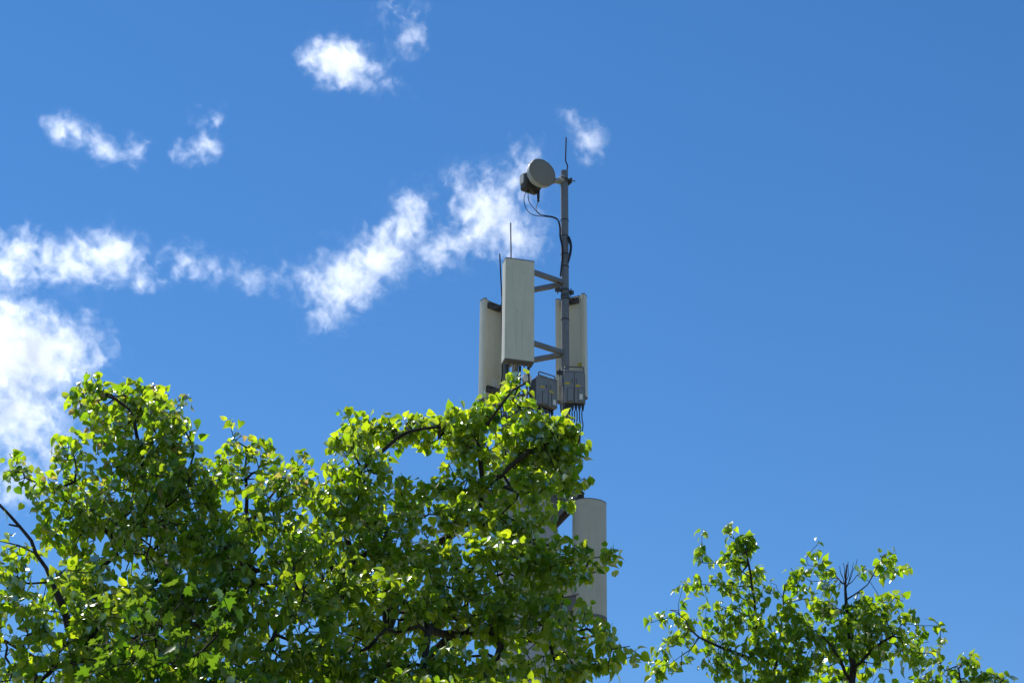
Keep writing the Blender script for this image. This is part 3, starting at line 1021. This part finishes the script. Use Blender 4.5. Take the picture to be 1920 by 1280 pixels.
    def leaves(s, size, per_tip, reach, blades, mat, tan_top=0.0, young=.35, bare=None, droop=.60, density=1.0):
        """leaves along every thin shoot; kept as arrays until all trees are grown"""
        rng = s.rng
        n = len(s.pos)
        idx = [i for i in range(n) if s.par[i] >= 0 and s.rad[i] < .0075 and s.hgt[i] < reach]
        P, F, U, S, T, V = [], [], [], [], [], []
        cen = np.mean([s.pos[i] for i in idx], 0)
        ztop = np.array([s.pos[i][2] for i in idx])
        zhi = np.quantile(ztop, .72)
        for i in idx:
            if bare is not None and bare(s.pos[i]):
                continue
            a, b = s.pos[s.par[i]], s.pos[i]
            ax = b - a; L = np.linalg.norm(ax); ax = ax / max(L, 1e-6)
            lam = per_tip * density * (1.4 if not s.kids[i] else .8)
            for _ in range(rng.poisson(lam)):
                q = a + (b - a) * rng.random()
                side = rng.normal(size=3); side -= ax * side.dot(ax); side /= np.linalg.norm(side)
                pet = side * .8 + ax * .5 + np.array([0, 0, .15])
                pet = pet / np.linalg.norm(pet) * rng.uniform(.02, .075)
                base = q + pet
                d = pet / np.linalg.norm(pet) * (1 - droop) + np.array([0, 0, -1.]) * droop * rng.uniform(.3, 1.25) + rng.normal(0, .30, 3)
                d /= np.linalg.norm(d)
                # the upper side of the blade looks outwards, upwards and a little towards the light
                up = (q - cen) * np.array([.5, .5, .2]) + np.array([SUN_DIR.x, SUN_DIR.y, SUN_DIR.z]) * .45 + np.array([0, 0, .5]) + rng.normal(0, .45, 3)
                up -= d * up.dot(d); up /= np.linalg.norm(up)
                P.append(base); F.append(d); U.append(up)
                S.append(size * (.55 + .75 * rng.beta(2.2, 1.8)))
                t = np.clip(rng.normal(young, .2), 0, .86)
                if not s.kids[i]:
                    t = min(t + .12, .88)
                    if tan_top and q[2] > zhi and rng.random() < tan_top:
                        t = rng.uniform(.93, 1.0); S[-1] *= .75
                T.append(t); V.append(rng.integers(len(blades)))
        PENDING.append(dict(tree=s, P=np.array(P), F=np.array(F), U=np.array(U), S=np.array(S), T=np.array(T), V=np.array(V), blades=blades, mat=mat))
        return s

def frame(d):
    Y = d['F']; Zv = d['U']; X = np.cross(Y, Zv)
    return X, Y, Zv

def finish_leaves():
    """the ~300 leaves of each tree that show largest become parts of their own, the rest one crown mesh"""
    cell, allc = {}, []
    R = np.array(CAM_R)
    for ti, d in enumerate(PENDING):
        c = d['P'] + d['F'] * d['S'][:, None] * .5 - np.array(CAM)
        q = c @ R
        depth = -q[:, 2]
        px = 960 + F_PX * q[:, 0] / depth; py = 640 - F_PX * q[:, 1] / depth
        face = np.abs((d['U'] * c).sum(1)) / np.linalg.norm(c, axis=1)
        area = face * (d['S'] * F_PX / depth) ** 2 * .6
        d['px'], d['py'], d['depth'], d['area'] = px, py, depth, area
        ins = (px > 0) & (px < 1920) & (py > 0) & (py < 1280)
        for i in np.nonzero(ins)[0]:
            k = (int(px[i] // 7), int(py[i] // 7))
            if k not in cell or depth[i] < cell[k][0]:
                cell[k] = (depth[i], ti, i)
    vis = [[] for _ in PENDING]
    for _, ti, i in cell.values():
        vis[ti].append(i)
    for ti, d in enumerate(PENDING):
        X, Y, Zv = frame(d)
        tree, blades, mat = d['tree'], d['blades'], d['mat']
        off = np.array(tree.root.location)
        pick = sorted(vis[ti], key=lambda i: -d['area'][i])[:300]
        ps = set(pick)
        meshes = {}
        for i in pick:
            tq = min(int(d['T'][i] * TINTS), TINTS - 1)
            key = (int(d['V'][i]), tq)
            if key not in meshes:
                v, f = blades[key[0]]
                me = bpy.data.meshes.new('leaf')
                me.from_pydata(v.tolist(), [], f)
                a = me.attributes.new('tint', 'FLOAT', 'POINT')
                a.data.foreach_set('value', np.full(len(v), (tq + .5) / TINTS, np.float32))
                me.polygons.foreach_set('use_smooth', [True] * len(f))
                me.materials.append(mat)
                meshes[key] = me
            o = bpy.data.objects.new('leaf', meshes[key])
            M = Matrix.Identity(4)
            for r in range(3):
                M[r][0], M[r][1], M[r][2] = X[i][r] * d['S'][i], Y[i][r] * d['S'][i], Zv[i][r] * d['S'][i]
                M[r][3] = d['P'][i][r] - off[r]
            col.objects.link(o)
            o.parent = tree.root
            o.matrix_basis = M
        vs, fs, ts, nv = [], [], [], 0
        for b, (v, f) in enumerate(blades):
            ids = np.array([i for i in np.nonzero(d['V'] == b)[0] if i not in ps], int)
            if not len(ids):
                continue
            sc_ = d['S'][ids][:, None, None]
            w = (v[None, :, 0:1] * X[ids][:, None] + v[None, :, 1:2] * Y[ids][:, None] + v[None, :, 2:3] * Zv[ids][:, None]) * sc_ + (d['P'][ids] - off)[:, None]
            vs.append(w.reshape(-1, 3))
            fa = np.array(f)
            fs.append((fa[None] + (np.arange(len(ids)) * len(v))[:, None, None]).reshape(-1, 3) + nv)
            ts.append(np.repeat(d['T'][ids], len(v)))
            nv += len(ids) * len(v)
        vs, fs, ts = np.concatenate(vs), np.concatenate(fs), np.concatenate(ts)
        me = bpy.data.meshes.new('crown')
        me.vertices.add(len(vs)); me.vertices.foreach_set('co', vs.astype(np.float32).ravel())
        me.loops.add(len(fs) * 3); me.loops.foreach_set('vertex_index', fs.astype(np.int32).ravel())
        me.polygons.add(len(fs)); me.polygons.foreach_set('loop_start', np.arange(0, len(fs) * 3, 3, dtype=np.int32))
        me.update(calc_edges=True)
        a = me.attributes.new('tint', 'FLOAT', 'POINT'); a.data.foreach_set('value', ts.astype(np.float32))
        me.polygons.foreach_set('use_smooth', [True] * len(fs))
        me.materials.append(mat)
        tag(link(bpy.data.objects.new('crown', me), tree.root), kind='stuff')
        print('tree', tree.root.name, 'leaves', len(d['P']), 'nodes', len(tree.pos), 'tris', len(fs))

GRP = 'leafy trees in front of the mast'
def ground_under(px, y):
    p = at(px, 1280, y)
    return Vector((p.x, y, 0))

# left linden: one thin upright stem, a second leader to its right
yA = 12.0
b0 = ground_under(340, yA)
T = Tree('linden_tree', 'leafy linden tree at left with thin upright stem and tan young tips', GRP, b0, 11)
T.limb_path([b0, b0 + Vector((.03, .02, 2.5)), at(345, 1275, yA), at(326, 1102, yA), at(319, 961, yA), at(305, 844, yA), at(296, 775, yA - .1)], .085, .010)
T.limb_path([at(318, 1003, yA), at(281, 952, yA - .1), at(262, 839, yA - .2), at(240, 765, yA - .2), at(175, 735, yA - .25)], .018, .006)
T.limb_path([at(325, 1070, yA), at(270, 1040, yA - .2), at(220, 1013, yA - .35), at(178, 980, yA - .4), at(110, 925, yA - .4), at(40, 893, yA - .4)], .020, .005)
T.limb_path([at(336, 1190, yA), at(400, 1160, yA - .1), at(452, 1130, yA - .15), at(464, 1046, yA - .15), at(462, 940, yA - .15), at(461, 845, yA - .15)], .034, .006)
T.limb_path([at(460, 1000, yA - .15), at(510, 930, yA - .1), at(560, 885, yA)], .012, .005)
T.limb_path([at(322, 960, yA), at(345, 900, yA - .1), at(362, 850, yA - .2)], .010, .004)
T.fill([(225, 765, 80, 38), (190, 752, 44, 22), (250, 748, 44, 22), (300, 770, 34, 24), (210, 800, 44, 28), (290, 760, 40, 36), (150, 742, 36, 24), (270, 815, 80, 50), (185, 850, 75, 40), (115, 848, 24, 18), (325, 835, 42, 55),
        (240, 900, 115, 60), (95, 925, 55, 30), (30, 889, 38, 14), (330, 930, 75, 80), (400, 905, 50, 42), (125, 985, 60, 58), (235, 1000, 120, 72),
        (455, 838, 36, 18), (465, 880, 55, 42), (540, 890, 44, 36), (425, 965, 80, 72), (530, 955, 75, 66), (330, 1060, 140, 80), (480, 1060, 110, 80),
        (200, 1110, 120, 70), (440, 1150, 110, 80), (540, 1160, 90, 90), (320, 1160, 150, 70), (300, 1250, 190, 60), (520, 1260, 120, 60), (400, 1340, 240, 70)],
       yA, .074, top=760, lean=.60, gaps=.26)
T.shoots(.13, .06, .15, .45).grow().leaves(.055, 3.6, .30, LINDEN, LEAF, tan_top=.25, young=.50)

# centre linden: stout crooked limbs reaching towards the mast
yB = 12.6
b0 = ground_under(745, yB)
T = Tree('linden_tree', 'widest linden tree, stout dark limbs, its top hiding the foot of the mast', GRP, b0, 23)
T.limb_path([b0, b0 + Vector((-.05, .02, 2.6)), at(722, 1278, yB), at(735, 1160, yB), at(752, 1058, yB), at(780, 1035, yB), at(848, 1003, yB), at(875, 967, yB), at(902, 917, yB - .1), at(929, 899, yB - .15), at(985, 850, yB - .2), at(1040, 800, yB - .2)], .12, .012)
T.limb_path([at(900, 926, yB - .1), at(905, 881, yB - .15), at(897, 818, yB - .2), at(930, 770, yB - .25), at(975, 715, yB - .25)], .021, .005)
T.limb_path([at(737, 1170, yB), at(660, 1040, yB + .1), at(640, 930, yB + .1), at(666, 890, yB), at(703, 858, yB - .1), at(760, 812, yB - .1), at(830, 800, yB - .1)], .034, .007)
T.limb_path([at(728, 1270, yB), at(793, 1262, yB - .3), at(834, 1207, yB - .4), at(866, 1180, yB - .45), at(938, 1194, yB - .5), at(1040, 1200, yB - .5), at(1130, 1190, yB - .5)], .042, .007)
T.limb_path([at(870, 975, yB), at(960, 1000, yB), at(1050, 1030, yB - .1), at(1120, 1050, yB - .1)], .020, .005)
T.limb_path([at(735, 1190, yB), at(690, 1150, yB + .2), at(600, 1080, yB + .2), at(590, 980, yB + .1)], .03, .008)
T.fill([(650, 828, 36, 28), (695, 818, 44, 26), (745, 806, 42, 26), (790, 803, 42, 28), (835, 805, 42, 30), (880, 800, 56, 36), (930, 772, 46, 40), (960, 754, 30, 32), (982, 724, 14, 12),
        (1034, 796, 38, 15), (1054, 818, 24, 24), (1058, 862, 26, 42), (1020, 840, 55, 52), (950, 840, 55, 52), (985, 790, 40, 30), (1030, 838, 36, 28), (990, 870, 44, 34), (1040, 885, 22, 28), (882, 845, 42, 34),
        (665, 868, 52, 34), (640, 905, 52, 50), (715, 885, 26, 20, None, None, .7), (850, 918, 66, 26), (770, 930, 56, 22), (700, 960, 90, 44), (620, 965, 55, 55), (920, 925, 55, 46), (1000, 920, 52, 46),
        (1046, 900, 32, 36), (850, 975, 100, 36), (980, 990, 64, 46), (690, 1040, 110, 60), (850, 1060, 100, 46, None, None, .8), (960, 1065, 74, 54), (1070, 1030, 54, 24), (1120, 1054, 30, 18), (1060, 1065, 36, 30),
        (1040, 1090, 52, 44), (600, 1080, 75, 80), (700, 1150, 120, 74), (850, 1140, 105, 62), (980, 1165, 100, 52), (1080, 1190, 60, 36), (1108, 1186, 42, 22), (1138, 1198, 24, 20), (1150, 1240, 12, 36, None, .1, .8),
        (1085, 1250, 66, 44), (950, 1255, 110, 44), (800, 1260, 120, 52), (650, 1260, 110, 64), (850, 1350, 260, 70)],
       yB, .070, top=780, lean=.66, gaps=.40)
T.shoots(.12, .06, .16, .35).grow().leaves(.057, 4.1, .30, LINDEN, LEAF, young=.58)

# left edge linden: bare crooked limb leaning out of the picture
yD_ = 10.8
b0 = ground_under(150, yD_)
T = Tree('linden_tree', 'linden tree in the lower left corner with a bare limb leaning outwards', GRP, b0, 31)
T.limb_path([b0, b0 + Vector((.0, .02, 2.4)), at(150, 1330, yD_), at(130, 1180, yD_), at(112, 1120, yD_)], .06, .022)
T.limb_path([at(112, 1120, yD_), at(90, 1078, yD_), at(70, 1038, yD_), at(38, 988, yD_), at(-8, 938, yD_), at(-60, 900, yD_)], .0135, .007)
T.limb_path([at(45, 994, yD_), at(20, 984, yD_ - .05), at(-14, 974, yD_ - .1)], .007, .004)
T.limb_path([at(68, 1028, yD_), at(40, 1022, yD_ - .05), at(-12, 1010, yD_ - .1)], .006, .003)
T.limb_path([at(140, 1240, yD_), at(80, 1240, yD_ - .1), at(10, 1200, yD_ - .2)], .022, .007)
T.limb_path([at(140, 1240, yD_), at(190, 1170, yD_ - .1), at(200, 1120, yD_ - .2)], .018, .006)
T.fill([(22, 1042, 34, 16), (60, 1105, 80, 36), (135, 1095, 50, 34), (60, 1180, 100, 58), (170, 1170, 80, 62), (70, 1255, 120, 44), (200, 1250, 70, 40), (100, 1340, 160, 50), (-60, 900, 40, 25)],
       yD_, .074, top=1040, lean=.4)
T.shoots(.12, .06, .16, .5).grow().leaves(.056, 3.4, .28, LINDEN, LEAF, young=.52)

# near maple sapling: fresh lobed leaves low in the picture
yF = 10.3
b0 = ground_under(345, yF)
T = Tree('maple_sapling', 'fresh green maple sapling with pointed lobed leaves, nearest of the trees', GRP, b0, 41)
T.limb_path([b0, b0 + Vector((.02, .0, 2.0)), at(350, 1330, yF), at(345, 1240, yF), at(355, 1170, yF), at(372, 1120, yF)], .03, .005)
T.limb_path([at(347, 1260, yF), at(300, 1220, yF - .05), at(265, 1190, yF - .1)], .010, .004)
T.limb_path([at(347, 1250, yF), at(400, 1200, yF), at(425, 1165, yF)], .010, .004)
T.fill([(380, 1112, 42, 20), (335, 1155, 60, 30), (268, 1188, 44, 26), (420, 1165, 46, 26), (300, 1230, 80, 36), (405, 1225, 60, 36), (225, 1245, 30, 24), (340, 1310, 130, 40)], yF, .085)
T.shoots(.2, .1, .2).grow().leaves(.068, 2.6, .26, MAPLES, MAPLE, young=.5, droop=.62)

def to_px(p):
    q = CAM_R.transposed() @ (Vector(p) - CAM)
    return 960 + F_PX * q.x / -q.z, 640 - F_PX * q.y / -q.z
def bare_top(p):                                   # the dead twigs at the second top carry no leaves
    x, y_ = to_px(p)
    return 1572 < x < 1612 and 1035 < y_ < 1098
# right linden: two leaders, loose crown with a bare twiggy top
yC_ = 17.0
b0 = ground_under(1520, yC_)
T = Tree('linden_tree', 'loose two-topped linden tree standing alone at the lower right', GRP, b0, 53)
T.limb_path([b0, b0 + Vector((0, .02, 3.4)), at(1512, 1390, yC_), at(1452, 1283, yC_), at(1427, 1230, yC_), at(1419, 1176, yC_), at(1407, 1076, yC_), at(1396, 1014, yC_)], .10, .006)
T.limb_path([at(1512, 1390, yC_), at(1590, 1330, yC_), at(1598, 1275, yC_), at(1596, 1207, yC_), at(1585, 1114, yC_), at(1587, 1058, yC_)], .055, .006)
T.limb_path([at(1430, 1250, yC_), at(1396, 1230, yC_ - .1), at(1346, 1210, yC_ - .2), at(1307, 1191, yC_ - .3), at(1284, 1164, yC_ - .3)], .022, .005)
T.limb_path([at(1592, 1285, yC_), at(1581, 1245, yC_ - .1), at(1558, 1210, yC_ - .2), at(1530, 1180, yC_ - .2)], .020, .006)
T.limb_path([at(1597, 1260, yC_), at(1640, 1215, yC_), at(1690, 1180, yC_)], .018, .006)
T.limb_path([at(1450, 1275, yC_), at(1462, 1200, yC_ + .1), at(1470, 1130, yC_ + .1)], .016, .005)
T.limb_path([at(1590, 1125, yC_), at(1630, 1090, yC_), at(1652, 1050, yC_)], .008, .004)
nb0 = len(T.pos)
for k, (dx, dy) in enumerate(((-14, 52), (-5, 60), (6, 66), (14, 50), (22, 58), (24, 34), (-22, 36))):      # bare twigs at the second top
    T.limb_path([at(1586, 1110 - k * 2, yC_), at(1586 + dx * .5, 1106 - dy * .5, yC_ + .05 * (k - 3)), at(1586 + dx, 1106 - dy, yC_ + .1 * (k - 3))], .006, .0028, step=.06)
T.fill([(1368, 997, 10, 9), (1408, 1003, 16, 10), (1396, 1035, 24, 20), (1325, 1038, 18, 13), (1372, 1058, 34, 24), (1413, 1080, 16, 34), (1296, 1098, 20, 12), (1355, 1108, 52, 28),
        (1400, 1130, 50, 32), (1470, 1108, 40, 16), (1264, 1150, 16, 9), (1292, 1168, 28, 15), (1375, 1178, 56, 40), (1480, 1160, 32, 34), (1256, 1215, 36, 14), (1305, 1215, 46, 22),
        (1238, 1255, 9, 5), (1266, 1262, 20, 9), (1340, 1240, 40, 26), (1400, 1235, 46, 34), (1462, 1225, 40, 40), (1535, 1058, 20, 13), (1505, 1082, 11, 7), (1552, 1092, 28, 26),
        (1650, 1045, 9, 10), (1640, 1073, 24, 13), (1672, 1066, 20, 10), (1550, 1132, 34, 24), (1672, 1122, 28, 10), (1635, 1148, 50, 28), (1592, 1160, 50, 32), (1702, 1160, 20, 17),
        (1650, 1198, 66, 38), (1550, 1200, 56, 34), (1722, 1215, 30, 24), (1680, 1248, 60, 34), (1585, 1250, 76, 32), (1500, 1255, 40, 24), (1440, 1275, 60, 20), (1560, 1340, 200, 50)],
       yC_, .080)
T.shoots(.16, .08, .22, .5).grow().leaves(.066, 3.3, .27, LINDEN, LEAF, young=.46, bare=bare_top)

# right corner tree: only its topmost sprays rise into view
yE = 16.2
b0 = ground_under(1830, yE)
T = Tree('linden_tree', 'linden whose topmost sprays just rise into the lower right corner', GRP, b0, 67)
T.limb_path([b0, b0 + Vector((0, .02, 3.4)), at(1835, 1400, yE), at(1825, 1320, yE), at(1795, 1262, yE), at(1815, 1236, yE)], .08, .005)
T.limb_path([at(1830, 1350, yE), at(1860, 1300, yE), at(1890, 1262, yE)], .02, .005)
T.fill([(1788, 1256, 40, 16), (1818, 1240, 13, 8), (1870, 1272, 32, 11), (1742, 1277, 30, 9), (1820, 1300, 80, 20), (1830, 1360, 110, 50)], yE, .074)
T.shoots(.2, .12, .3).grow().leaves(.066, 2.6, .28, LINDEN, LEAF, young=.45)
finish_leaves()
